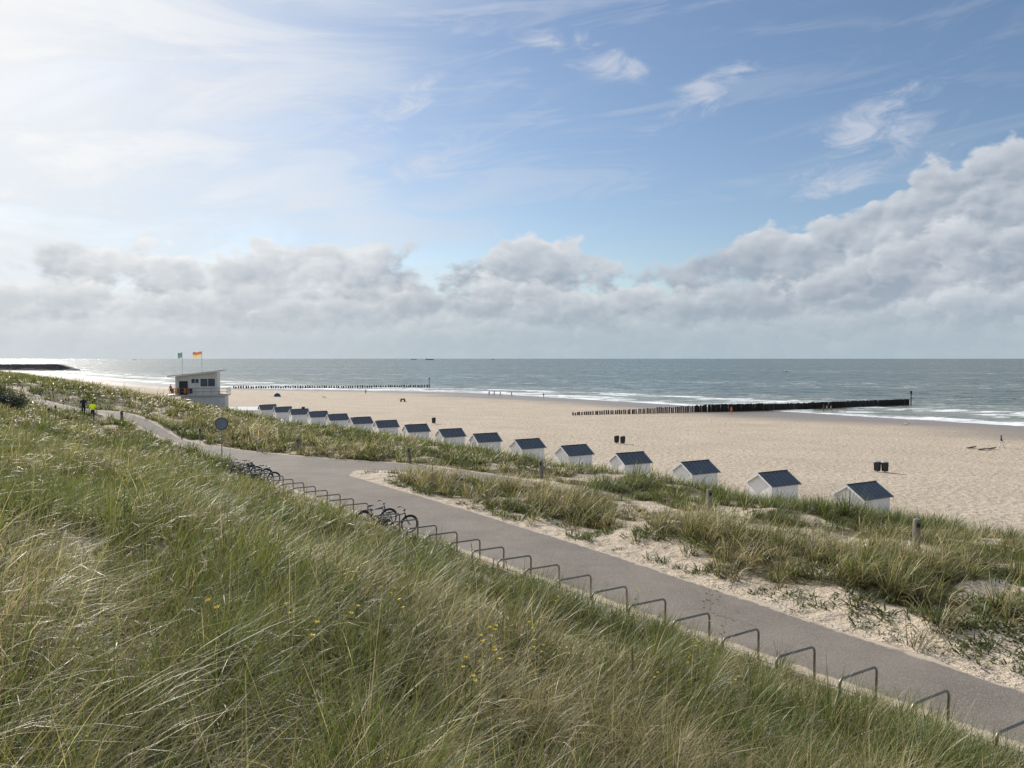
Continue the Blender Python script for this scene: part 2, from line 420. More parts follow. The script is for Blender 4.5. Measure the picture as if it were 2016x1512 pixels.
# ------------------------------------------------------------ ground, path, water
us=ax((-8000,-400,800),(-400,-40,40),(-40,-4,2),(-4,58,.3),(58,150,.7),(150,600,6),(600,2400,100),(2400,12001,1200))
vs=ax((-4000,-300,500),(-300,-30,30),(-30,-5,1),(-5,46,.3),(46,110,1),(110,200,2),(200,400,20),(400,6001,800))
U,V=np.meshgrid(us,vs,indexing='ij'); X,Y=xy(U,V); Z=terr(X,Y)
g=fastmesh('ground',np.stack([X,Y,Z],-1).reshape(-1,3),gridquads(len(us),len(vs))[:,::-1],M['ground'])
fattr(g,'veg',np.where((V<44)&(V>-300),dens(U,V),0)); fattr(g,'shore',shore(U,V)); g['kind']='structure'
g.data.polygons.foreach_set('use_smooth',[True]*len(g.data.polygons))
pu=np.arange(-38,132,.25); pv=np.arange(1.5,30,.2)
U,V=np.meshgrid(pu,pv,indexing='ij'); X,Y=xy(U,V); sd=sdp(U,V)
Z=terr(X,Y)+np.clip(sd*.12+(fbm(U*1.1,V*1.1,5,4)-.5)*.07,-.06,.025)
q=gridquads(len(pu),len(pv))[:,::-1]; ok=(sd.ravel()[q]>-.5).all(1)
q=q[ok]; used=np.unique(q); rm=np.full(U.size,-1); rm[used]=np.arange(len(used))
p=fastmesh('path',np.stack([X,Y,Z],-1).reshape(-1,3)[used],rm[q],M['asphalt']); p['kind']='structure'
fattr(p,'sd',sd.ravel()[used]); 
sandy=np.where(V>20.6,.75*(1-ss(U,30,38)),0)+.5*np.exp(-((U-45)**2/12+(V-20.8)**2/.8))
fattr(p,'sandy',sandy.ravel()[used])
p.data.polygons.foreach_set('use_smooth',[True]*len(p.data.polygons))
us=ax((-20000,-400,3000),(-400,700,10),(700,4000,200),(4000,120001,6000))
vs=ax((40,260,4),(260,1000,40),(1000,90001,5000))
U,V=np.meshgrid(us,vs,indexing='ij'); X,Y=xy(U,V)
w=fastmesh('water',np.stack([X,Y,X*0],-1).reshape(-1,3),gridquads(len(us),len(vs))[:,::-1],M['water']); w['kind']='structure'
fattr(w,'shore',shore(U,V))
# ------------------------------------------------------------ grass
WA=math.atan2(-.36,.93)
def grass(uvc,nb,rad,L0,w,seg,lod,droop=0.0,short=False,green=None,thatch=False):
    u,v=uvc; x,y=xy(u,v); z=terr(x,y)
    n=len(u); gfield=fbm(u/3.0,v/2.6,61,3); bf=fbm(u/9,v/9,71,2); tl=R.uniform(.6,1.2,n)*(.45+1.1*fbm(u/2.0,v/1.7,81,2))
    tl=tl*np.where((v>20)&(v<27),1.28,1.0)*np.where((v>=27)&(v<31),.8,1.)*np.where(v>34,.9,1.)*(1-.30*ss(v,13.0,14.4)*(v<15.3))
    rep=lambda a: np.repeat(a,nb)
    N=n*nb
    rr=rad*np.sqrt(R.rand(N))*rep(R.uniform(.6,1.5,n)); th=R.rand(N)*2*np.pi
    rx=rep(x)+rr*np.cos(th); ry=rep(y)+rr*np.sin(th); rz=rep(z)-.04
    outw=.85 if not short else 1.0; wd=.55 if not short else 0
    if thatch: outw=1.;wd=.2
    wa=rep(WA+R.normal(0,.42,n)); wd=wd*rep(R.uniform(.4,1.6,n))
    dx=np.cos(th)*outw+np.cos(wa)*wd+R.randn(N)*.28; dy=np.sin(th)*outw+np.sin(wa)*wd+R.randn(N)*.28
    az=np.arctan2(dy,dx)
    ph0=np.abs(R.normal(.12,.15,N))+.28*rr/rad; ph1=np.abs(R.normal(.72,.5,N))*np.hypot(dx,dy)
    L=L0*rep(tl)*R.uniform(.5,1.25,N)
    if short: ph0=R.uniform(.3,1.1,N); ph1=R.uniform(.1,.6,N)
    if thatch: ph0=R.uniform(.7,1.4,N); ph1=R.uniform(-.3,.9,N); L=L0*R.uniform(.5,1.3,N)
    deadp=.08+.55*ss(rep(gfield),.47,.64)+droop+rep(np.where(R.rand(n)<.14,.5,0))
    vv=rep(v); deadp=deadp+np.where((vv>20)&(vv<27),.30,0)
    dead=(R.rand(N)<deadp)
    if thatch: dead[:]=True
    else: ph1=np.where(dead&(R.rand(N)<.65),ph1+R.uniform(.3,1.5,N),ph1)
    t=np.linspace(0,1,seg+1)
    P=np.zeros((N,seg+1,3)); P[:,0]=np.stack([rx,ry,rz+(.05 if thatch else 0)],-1)
    for k in range(1,seg+1):
        ph=ph0+ph1*(t[k-1]+t[k])/2; s=L/seg
        P[:,k,0]=P[:,k-1,0]+np.cos(az)*np.sin(ph)*s; P[:,k,1]=P[:,k-1,1]+np.sin(az)*np.sin(ph)*s
        P[:,k,2]=P[:,k-1,2]+np.cos(ph)*s
    aw=az+np.pi/2+R.normal(0,.6,N)
    W=np.stack([np.cos(aw),np.sin(aw),R.normal(0,.25,N)],-1)*(w*R.uniform(.6,1.3,N)/2)[:,None]
    prof_=(1-t**1.8)*.92+.08
    if short: prof_=np.sin(np.pi*np.clip(t*.85+.15,0,1))*1.0+.1
    A=P-W[:,None,:]*prof_[None,:,None]; Bv=P+W[:,None,:]*prof_[None,:,None]
    Vv=np.stack([A,Bv],2).reshape(-1,3)
    base=(np.arange(N)*(seg+1)*2)[:,None]; k=np.arange(seg)[None,:]*2
    q=np.stack([base+k,base+k+1,base+k+3,base+k+2],-1).reshape(-1,4)
    c1=np.array([.080,.132,.024]); c2=np.array([.215,.245,.058]); c3=np.array([.64,.53,.30]); c4=np.array([.34,.24,.115])
    a=np.clip(R.normal(.36,.2,N)+(rep(bf)-.5)*1.4+rep(R.normal(0,.28,n)),0,1)[:,None]
    C=c1*(1-a)+c2*a
    if green is not None: C=C*.0+np.array(green)*R.uniform(.6,1.4,(N,1))
    else:
        dc=c3*(1-.8*R.rand(N,1)**2)+c4*.8*R.rand(N,1)**2
        C=np.where(dead[:,None],dc,C)
    C=C*R.uniform(.72,1.22,(N,1))*rep(R.uniform(.62,1.2,n))[:,None]
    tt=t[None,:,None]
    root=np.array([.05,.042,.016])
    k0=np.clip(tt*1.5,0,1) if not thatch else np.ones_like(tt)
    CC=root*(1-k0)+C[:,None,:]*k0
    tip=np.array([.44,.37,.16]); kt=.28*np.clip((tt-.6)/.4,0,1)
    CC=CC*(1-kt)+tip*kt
    CC=np.repeat(CC[:,:,None,:],2,2).reshape(-1,3)
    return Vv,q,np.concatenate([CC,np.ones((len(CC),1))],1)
def scatter(per,D0,D1,urange,vrange,fn,thr=None):
    A=(urange[1]-urange[0])*(vrange[1]-vrange[0]); n=int(A*per)
    u=R.uniform(*urange,n); v=R.uniform(*vrange,n); x,y=xy(u,v); D=np.hypot(x,y)
    m=(D>=D0)&(D<D1)&(y>.8)&(np.abs(x)<.74*y+1.2)
    u,v=u[m],v[m]; k=R.rand(len(u))<fn(u,v); return u[k],v[k]
parts=[]
def bare(u,v): return dens(u,v)
def thf(u,v): return .35+.65*dens(u,v)
parts.append(grass(scatter(10,1.7,4.2,(-4,5),(-2,5),bare),98,.12,.88,.0048,7,0,.26))
parts.append(grass(scatter(8.5,4.2,9,(-4,10),(-2,10),bare),80,.13,.84,.0060,5,0,.10))
parts.append(grass(scatter(7,9,20,(-4,21),(-4,15.3),bare),50,.15,.84,.011,4,1))
parts.append(grass(scatter(4.8,20,45,(0,46),(-2,44),bare),31,.21,.86,.020,3,2))
parts.append(grass(scatter(2.3,45,90,(20,92),(-6,44),bare),20,.32,.85,.042,3,3))
parts.append(grass(scatter(.9,90,260,(60,260),(-40,43),bare),11,.6,.85,.10,2,4))
parts.append(grass(scatter(50,1.7,7,(-4,8),(-2,7),thf),5,.12,.36,.005,3,0,thatch=True))
parts.append(grass(scatter(22,7,16,(-4,17),(-4,14.7),thf),5,.2,.34,.009,2,0,thatch=True))
vo=0; Vs=[];Qs=[];Cs=[]
for a,b,c in parts: Vs.append(a);Qs.append(b+vo);Cs.append(c);vo+=len(a)
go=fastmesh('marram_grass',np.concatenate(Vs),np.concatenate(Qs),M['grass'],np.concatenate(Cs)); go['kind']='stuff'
tag(go,'wind-bent green and straw marram grass covering the dunes','grass')
print('grass quads',sum(len(q) for q in Qs))
def weedfn(u,v):
    n=fbm(u/1.1,v/1.1,91,3); nb=fbm(u/4,v/3,95,2)
    return np.where((v>18)&(v<26.9)&(sdp(u,v)<-.4),ss(n,.38,.52)*ss(nb,.22,.42)*(.35+.65*ss(v,19.2,20.8)),0)
a,b,c=grass(scatter(22,14,60,(0,46),(17,27),weedfn),13,.13,.22,.034,3,1,0,True,(.115,.155,.045))
wo=fastmesh('ground_cover_plants',a,b,M['grass'],c); wo['kind']='stuff'; tag(wo,'low green weeds creeping over sand beside the path','weeds')
# ------------------------------------------------------------ bicycle racks
RD=math.radians(31)
mb=MB(); Lr,hr,cr=1.2,.76,.12
pts=[(-Lr,0,-.15),(-Lr,0,hr-cr)]
for k in range(1,6):
    a=math.pi/2*k/5; pts.append((-Lr+cr-cr*math.cos(a),0,hr-cr+cr*math.sin(a)))
pts.append((-cr,0,hr))
for k in range(1,6):
    a=math.pi/2*k/5; pts.append((-cr+cr*math.sin(a),0,hr-cr+cr*math.cos(a)))
pts.append((0,0,-.15)); mb.tube(pts,.028,10)
rackmesh=mb.mesh('bicycle_rack',['steel'],True)
for k in range(-1,31):
    u=6.3+1.4*k+R.uniform(-.03,.03); x,y=xy(u,15.35)
    o=bpy.data.objects.new('bicycle_rack',rackmesh); col.objects.link(o)
    o.location=(x,y,H-7.03); o.rotation_euler=(R.uniform(-.03,.03),0,RD+R.uniform(-.03,.03))
    tag(o,'bare steel hoop bicycle rack standing beside the asphalt path','bicycle rack','bicycle racks along the path')
# ------------------------------------------------------------ bicycle
def bicycle(frame='dark'):
    e=empty('bicycle',(0,0,0))
    def wheel(cx,name='wheel'):
        t=MB(); c=[(.335*math.cos(2*math.pi*k/28),0,.335*math.sin(2*math.pi*k/28)) for k in range(28)]
        t.tube(c,.024,6,0,closed=True)
        wo=t.obj('wheel',['black'],True,e,(cx,0,.355))
        t=MB(); c=[(.305*math.cos(2*math.pi*k/28),0,.305*math.sin(2*math.pi*k/28)) for k in range(28)]
        t.tube(c,.011,4,0,closed=True)
        for k in range(18):
            a=2*math.pi*k/18; t.tube([(0,.015*(-1)**k,0),(.3*math.cos(a),0,.3*math.sin(a))],.002,3)
        t.tube([(0,-.05,0),(0,.05,0)],.03,8)
        t.obj('rim',['chrome'],False,wo)
    wheel(0);wheel(1.1)
    t=MB(); bb=(.46,0,.29); st=(.30,0,.78); hd=(.90,0,.83); hl=(.93,0,.70)
    t.tube([bb,st],.02);t.tube([bb,hl],.024);t.tube([(.315,0,.72),hd],.02);t.tube([hd,hl],.026)
    for s in(-1,1):
        t.tube([bb,(0,.055*s,.355)],.011,6);t.tube([(.31,.01*s,.74),(0,.055*s,.355)],.009,6)
        t.tube([hl,(.95,.05*s,.62),(1.1,.055*s,.355)],.012,6)
    t.obj('frame',[frame],True,e)
    for cx in(0,1.1):
        t=MB()
        pts=[(cx+.375*math.cos(a),0,.355+.375*math.sin(a)) for a in np.linspace(.2 if cx==0 else .3,2.9,14)]
        t.tube(pts,.02,5)
        t.obj('mudguard',['black'],True,e)
    t=MB(); t.tube([hd,(.87,0,1.0)],.014)
    t.tube([(.72,-.30,1.02),(.83,-.24,1.05),(.89,-.08,1.02),(.89,.08,1.02),(.83,.24,1.05),(.72,.30,1.02)],.014,6)
    for s in(-1,1): t.tube([(.70,.305*s,1.018),(.80,.265*s,1.045)],.02,6,1)
    t.obj('handlebar',['dark','black'],True,e)
    t=MB(); t.tube([st,(.275,0,.90)],.013)
    t.ell((.20,0,.93),(.09,.10,.035),10,6,1); t.ell((.32,0,.935),(.11,.035,.025),10,6,1)
    t.obj('saddle',['chrome','black'],True,e)
    t=MB(); t.tube([(bb[0],-.06,bb[2]),(bb[0],.06,bb[2])],.025); t.tube([(bb[0],.05,bb[2]),(bb[0],.045,bb[2])],.09,16)
    t.tube([(bb[0],.07,bb[2]),(bb[0]+.15,.08,bb[2]-.06)],.009,5);t.tube([(bb[0],-.07,bb[2]),(bb[0]-.15,-.08,bb[2]+.06)],.009,5)
    t.box((bb[0]+.15,.13,bb[2]-.06),(.09,.09,.02),1);t.box((bb[0]-.15,-.13,bb[2]+.06),(.09,.09,.02),1)
    t.obj('crank',['dark','black'],False,e)
    t=MB()
    for s in(-1,1):
        t.tube([(-.18,.05*s,.76),(.27,.05*s,.76)],.008,4); t.tube([(-.12,.05*s,.76),(0,.06*s,.36)],.006,4)
    for k in range(4): t.tube([(-.18+.12*k,-.05,.76),(-.18+.12*k,.05,.76)],.006,4)
    t.obj('luggage_rack',['dark'],False,e)
    return e
def pannier(e,m='black'):
    for s in(-1,1):
        t=MB(); t.box((-.02,.12*s,.58),(.32,.12,.32),0,bev=.03)
        t.obj('pannier_bag',[m],False,e)
bk=bicycle('blue'); bk2=bicycle('dark'); pannier(bk2)
spots=[(28.3,bk,0,'dark blue city bicycle leaning against a steel hoop rack'),(26.6,bk2,0,'dark bicycle with panniers leaning against a hoop rack'),
 (41.4,bk2,0,'dark bicycle with panniers leaning against a hoop rack'),(42.8,bk,3.14159,'dark blue city bicycle leaning against a steel hoop rack'),(44.2,bk,0,'dark blue city bicycle leaning against a steel hoop rack'),(45.6,bk2,3.14159,'dark bicycle with panniers leaning against a hoop rack')]
used=set()
for u,src,fl,lb in spots:
    x,y=xy(u+.13,15.35); dx,dy=math.cos(RD),math.sin(RD)
    off=-1.0 if fl==0 else .2
    loc=(x+dx*off,y+dy*off,H-7.0+.02)
    if id(src) not in used:
        used.add(id(src)); o=src; o.location=loc; o.rotation_euler=(0,0,RD+fl)
    else: o=dup(src,loc,RD+fl)
    o.rotation_euler[0]=.05
    tag(o,lb,'bicycle','bicycles parked in the racks')
# ------------------------------------------------------------ bollards
mb=MB(); mb.tube([(0,0,-.3),(0,0,1.02),(0,0,1.07)],[.13,.125,.10],12)
bs=mb.obj('wooden_post',['wood'],False)
mb=MB(); mb.box((0,-.127,.86),(.13,.02,.15),0,bev=.0)
mb.obj('reflector_plate',['dark'],False,bs)
for i,(x,y,z) in enumerate(BP):
    z=tz(x,y)
    if i==0: o=bs; o.location=(x,y,z)
    else: o=dup(bs,(x,y,z),R.uniform(-.3,.3))
    tag(o,'round weathered wooden post with dark plate near its top','wooden post','wooden posts along the sandy path')
for (px,py,h) in [(97,852,1.6),(110,850,1.9)]:
    x,y,z=ground_point(px,py); mb=MB(); mb.tube([(0,0,-.2),(.01,0,h*.6),(.0,.02,h)],[.03,.025,.02],8); mb.box((0,0,h-.12),(.12,.03,.16),1)
    o=mb.obj('marker_pole',['wood','dark'],True,None,(x,y,z)); tag(o,'thin wooden marker pole standing in dune grass','pole','marker poles in the dune grass')
# ------------------------------------------------------------ sign
x,y,z=ground_point(437,907); z=tz(x,y); sg=empty('traffic_sign',(x,y,z),math.radians(18))
mb=MB(); mb.tube([(0,0,-.2),(0,0,2.95)],.035,10); mb.obj('pole',['grey'],True,sg)
mb=MB()
n=32
def disc(mb,r0,r1,yy,mi):
    vs=[];fs=[]
    for k in range(n):
        a=2*math.pi*k/n; vs+= [(r0*math.cos(a),yy,2.55+r0*math.sin(a)),(r1*math.cos(a),yy,2.55+r1*math.sin(a))]
    for k in range(n):
        j=(k+1)%n; fs.append((2*k,2*k+1,2*j+1,2*j))
    mb.add(vs,fs,mi)
disc(mb,0.002,.36,-.052,0); disc(mb,.36,.42,-.054,1); mb.tube([(0,-.05,2.55),(0,-.04,2.55)],.43,32,2)
mb.obj('sign_plate',['signg','signr','dark'],False,sg)
tag(sg,'round blue-grey traffic sign on grey pole beside path','traffic sign')
# ------------------------------------------------------------ beach huts
HA=math.radians(30)
def hut():
    e=empty('beach_hut',(0,0,0),HA)
    L,W,he,hp=2.6,2.15,1.80,2.48
    mb=MB()
    x,y=L/2,W/2
    vs=[(-x,-y,-.3),(x,-y,-.3),(x,y,-.3),(-x,y,-.3),(-x,-y,he),(x,-y,he),(x,y,he),(-x,y,he),(-x,0,hp-.03),(x,0,hp-.03)]
    fs=[(0,1,5,4),(2,3,7,6),(0,4,8,7,3),(1,2,6,9,5)]
    mb.add(vs,fs); mb.obj('wall',['white'],False,e)
    mb=MB()
    ox=.14; oy=.16; sl=(hp-he)/y; ez=he-oy*sl; th=.05
    for s in(-1,1):
        vs=[(-x-ox,0,hp),(x+ox,0,hp),(x+ox,s*(y+oy),ez),(-x-ox,s*(y+oy),ez)]
        vs+=[(a,b,c+th) for a,b,c in vs]
        fs=[(0,1,2,3),(7,6,5,4),(0,3,7,4),(1,5,6,2),(3,2,6,7)]
        mb.add(vs,fs)
    ro=mb.obj('roof',['roof'],False,e)
    mb=MB(); mb.tube([(-x-ox-.01,0,hp+.05),(x+ox+.01,0,hp+.05)],.045,8); mb.obj('ridge_cap',['dark'],True,ro)
    for sx in(-1,1):
        mb=MB()
        X0=sx*(x+ox+.012); d=.02; yo=y+oy
        pr=[(-yo,ez-.09),(0,hp-.09),(yo,ez-.09),(yo,ez+.04),(0,hp+.04),(-yo,ez+.04)]
        vs=[(X0-d,a,b) for a,b in pr]+[(X0+d,a,b) for a,b in pr]
        fs=[(0,1,4,5),(1,2,3,4),(11,10,7,6),(10,9,8,7)]+[(i,(i+1)%6,(i+1)%6+6,i+6) for i in range(6)]
        mb.add(vs,fs); mb.obj('gable_board',['trim'],False,e)
    mb=MB(); mb.box((x+.02,0,.85),(.04,.9,1.7)); mb.obj('door',['trim'],False,e)
    return e
hl=[1700,1524,1370,1241,1130,1038,955,886,818,759,709,663,625,588,556,526]
h0=hut()
for i,px in enumerate(hl):
    v=47.4+R.uniform(-.25,.25)
    b=(px-1008)/F; Yd=v/(.7912*b+.6115); X_=b*Yd
    z=tz(X_,Yd); loc=(X_,Yd,z)
    if i==0: o=h0; o.location=loc
    else: o=dup(h0,loc,HA+R.uniform(-.05,.05))
    tag(o,'small white wooden beach hut with dark gabled roof on sand','beach hut','beach huts in a row below the dune')
# storage tent
Yd=136; X_=-.332*Yd; z=tz(X_,Yd)-.4; st_=empty('storage_tent',(X_,Yd,z),math.radians(8))
mb=MB(); mb.box((0,0,.8),(9,3.2,2.0)); mb.obj('wall',['trim'],False,st_)
mb=MB(); 
vs=[(-4.8,-1.8,1.82),(4.8,-1.8,1.82),(4.8,0,2.35),(-4.8,0,2.35),(4.8,1.8,1.82),(-4.8,1.8,1.82)]
mb.add(vs,[(0,1,2,3),(3,2,4,5),(0,3,5),(1,4,2),(0,5,4,1)])
mb.obj('roof',['trim'],False,st_); tag(st_,'long low white storage tent on the sand beside beach huts','tent')
# ------------------------------------------------------------ lifeguard station
Yd=125.; X_=(390-1008)/F*Yd; zd=H-(776-706)/F*Yd
ls=empty('lifeguard_station',(X_,Yd,zd),math.radians(14))
g0=tz(X_,Yd)-zd-1.0
mb=MB(); mb.box((.5,.2,-.12),(8.4,5.6,.24)); 
mb.obj('deck',['concrete'],False,ls)
mb=MB(); mb.box((1.0,.2,(g0-.24)/2),(6.6,5.0,-(g0+.24))); mb.obj('base_wall',['basew'],False,ls)
mb=MB()
vs=[(-3.1,-2.2,0),(3.1,-2.2,0),(3.1,2.2,0),(-3.1,2.2,0),(-3.1,-2.2,2.95),(3.1,-2.2,3.65),(3.1,2.2,3.65),(-3.1,2.2,2.95)]
mb.add(vs,[(0,1,5,4),(1,2,6,5),(2,3,7,6),(3,0,4,7)]); mb.obj('wall',['cream'],False,ls)
mb=MB(); mb.add([(-4.2,-3.0,2.90),(4.0,-3.0,3.80),(4.0,2.9,3.80),(-4.2,2.9,2.90),(-4.2,-3.0,3.06),(4.0,-3.0,3.96),(4.0,2.9,3.96),(-4.2,2.9,3.06)],[(3,2,1,0),(4,5,6,7),(0,1,5,4),(1,2,6,5),(2,3,7,6),(3,0,4,7)])
mb.obj('roof',['concrete'],False,ls)
def win(cx,w,h,cz):
    mb=MB(); mb.box((cx,-2.22,cz),(w,.06,h)); wo=mb.obj('window',['glass'],False,ls)
    mb=MB()
    for s in(-1,1): mb.box((cx+s*(w/2+.04),-2.25,cz),(.08,.1,h+.16)); mb.box((cx,-2.252,cz+s*(h/2+.04)),(w,.1,.08))
    mb.box((cx,-2.255,cz),(.06,.08,h)); mb.obj('frame',['trim'],False,wo)
win(1.75,2.2,1.25,1.95); win(-.15,1.1,.7,2.2)
mb=MB(); mb.box((-1.9,-2.22,1.1),(1.3,.05,2.2)); dd=mb.obj('door',['dark'],False,ls)
mb=MB(); mb.box((-1.45,-2.26,1.05),(.04,.05,.2)); mb.obj('handle',['chrome'],False,dd)
mb=MB()
zr=1.05
for (a,b) in [((-3.6,-2.55),(4.65,-2.55)),((4.65,-2.55),(4.65,2.9)),((-3.6,-2.55),(-3.6,2.9))]:
    for zz in(.5,zr): mb.tube([(a[0],a[1],zz),(b[0],b[1],zz)],.03,6)
    nn=int(max(abs(b[0]-a[0]),abs(b[1]-a[1]))/1.1)
    for k in range(nn+1):
        t=k/nn; mb.tube([(a[0]+(b[0]-a[0])*t,a[1]+(b[1]-a[1])*t,0),(a[0]+(b[0]-a[0])*t,a[1]+(b[1]-a[1])*t,zr)],.03,6)
mb.obj('railing',['grey'],False,ls)
mb=MB()
for k in range(9):
    mb.box((-3.9-.28*k,-1.6,-.1-.19*k),(.3,1.1,.06))
for s in(-1,1): mb.tube([(-3.7,-1.6+.6*s,-.1),(-6.4,-1.6+.6*s,-1.9)],.06,6)
mb.obj('stairs',['grey'],False,ls)
def flag(px,zb,h,fw,fh,m1,m2,sgn,cut):
    cx=(px-390)/F*125
    mb=MB(); mb.tube([(cx,-.5,zb),(cx,-.5,zb+h)],[.05,.03],8); po=mb.obj('flagpole',['chrome'],True,ls)
    mb=MB(); nu,nv=16,6; vs=[];
    for i in range(nu+1):
        for j in range(nv+1):
            t=i/nu; vs.append((cx+sgn*fw*t*.93,-.5+.16*math.sin(t*8+j*.25)*t,zb+h-.05-fh*j/nv-.12*t+.05*math.sin(t*9)))
    for i in range(nu):
        for j in range(nv):
            a=i*(nv+1)+j; mb.add([vs[a],vs[a+1],vs[a+nv+2],vs[a+nv+1]],[(0,1,2,3)],0 if (j<cut) else 1)
    mb.obj('flag',[m1,m2],True,po)
flag(362,2.8,4.0,-.7,.85,'green','whitec',1,4); flag(398,3.2,3.75,1.5,.85,'red','yellow',-1,3)
for k,mt in enumerate(['red','yellow','red','navy','orange','red','navy']):
    mb=MB(); mb.box((-3.45+.45*k,-2.43,.62),(.36,.12,.75+.1*(k%2)),0,bev=.05)
    mb.obj('life_jacket',[mt],False,ls)
tag(ls,'off-white lifeguard station with slanted roof, deck and two flags','lifeguard station')
# ------------------------------------------------------------ groynes
def pile(name,r,h,m):
    mb=MB(); mb.tube([(0,0,-1.2),(r*.08,0,h*.5),(0,0,h-.05),(0,0,h)],[r,r*.97,r*.93,r*.7],8); return mb.mesh(name,[m],False)
pa=[pile('groyne_post',.19,1.0,'pilelt'),pile('groyne_post',.20,1.0,'pile'),pile('groyne_post',.28,1.0,'pile'),pile('groyne_post',.265,1.0,'pile')]
A=np.array(ground_point(1128,818)[:2]); Bp=np.array(ground_point(1790,797)[:2]); Lg=np.linalg.norm(Bp-A); dr=(Bp-A)/Lg
s=0;cnt=0
while s<Lg and cnt<228:
    f=s/Lg; q=A+dr*s+R.normal(0,.05,2); z=max(tz(*q),-.4)
    top=(.7+1.25*min(1,f*2.6))*R.uniform(.9,1.07)
    if z<0: top=-z+1.75*R.uniform(.95,1.05)
    o=bpy.data.objects.new('groyne_post',pa[random.randint(0,1) if f<.3 else random.randint(2,3)]); col.objects.link(o)
    o.location=(q[0],q[1],z); o.rotation_euler=(R.normal(0,.02),R.normal(0,.02),R.rand()*6); o.scale=(1,1,top)
    tag(o,'dry brown timber groyne post standing in sand' if z>.3 else 'dark wet timber groyne post at the water edge','post','posts of the timber groynes')
    cnt+=1; s+= .62 if f<.35 else .51
print('posts',cnt)
def tallpole(q,h,z=0):
    mb=MB(); mb.tube([(0,0,-1),(0,0,h)],[.18,.12],8); mb.box((0,0,h-.5),(.5,.5,.9),0,bev=.1)
    o=mb.obj('navigation_beacon',['pile'],False,None,(q[0],q[1],z)); tag(o,'tall dark timber beacon pole at the groyne tip','beacon','beacon poles on the groynes')
tallpole(Bp+dr*.8,4.2)
A2=np.array(ground_point(455,764.5)[:2]); B2=np.array(ground_point(845,762)[:2]); n2=300-cnt
for k in range(n2):
    q=B2+(A2-B2)*(k/n2)*1.0+R.normal(0,.1,2); z=max(tz(*q),-.3)
    o=bpy.data.objects.new('groyne_post',pa[1+k%2]); col.objects.link(o); o.location=(q[0],q[1],z); o.scale=(1.4,1.4,R.uniform(.8,1.3)+max(0,-z)); o.rotation_euler=(0,0,R.rand()*6)
    tag(o,'dark wet timber groyne post at the water edge','post','posts of the timber groynes')
tallpole(B2,4.6)
# harbour breakwater
yb=900.; xl=(-60-1008)/F*yb; xr=(150-1008)/F*yb
mb=MB(); nn=60; vs=[]
for i in range(nn+1):
    t=i/nn; xx=xl-150+(xr-xl+150)*t
    e=1 if t<.93 else max(.15,1-(t-.93)/.07*.85)
    r=R.uniform(-.35,.35,4)
    vs+=[(xx,yb-16,-1),(xx,yb-6+r[0],4.2*e+r[1]),(xx,yb-3,7.4*e+r[2]*.5),(xx,yb+6,7.4*e+r[3]*.5),(xx,yb+14,-1)]
fs=[(i*5+k,(i+1)*5+k,(i+1)*5+k+1,i*5+k+1) for i in range(nn) for k in range(4)]+[(nn*5,nn*5+1,nn*5+2,nn*5+3,nn*5+4)]
mb.add(vs,fs); o=mb.obj('breakwater',['rock'],False); tag(o,'long dark stone harbour breakwater reaching into the sea','breakwater')
# ------------------------------------------------------------ bins
def bin_():
    mb=MB(); mb.tube([(0,0,.12),(0,0,.16),(0,0,1.0),(0,0,1.03)],[.26,.29,.33,.30],14)
    for k in range(14):
        a=2*math.pi*k/14; mb.tube([(.30*math.cos(a),.30*math.sin(a),.16),(.34*math.cos(a),.34*math.sin(a),1.0)],.018,4)
    e=mb.obj('litter_bin',['dark'],False)
    mb=MB(); mb.tube([(0,0,1.035),(0,0,1.10)],[.35,.30],14); mb.obj('lid',['grey'],False,e)
    mb=MB(); mb.tube([(0,0,-.3),(0,0,.13)],.05,8); mb.obj('leg',['wood'],False,e); return e
b0=bin_(); first=True
for px,py in [(1214,873),(1226,874),(1727,929),(1742,930),(854,834),(597,811)]:
    x,y,z=ground_point(px,py)
    if first: b0.location=(x,y,z); o=b0; first=False
    else: o=dup(b0,(x,y,z),0)
    tag(o,'dark round litter bin standing on the open beach','litter bin','litter bins on the beach')
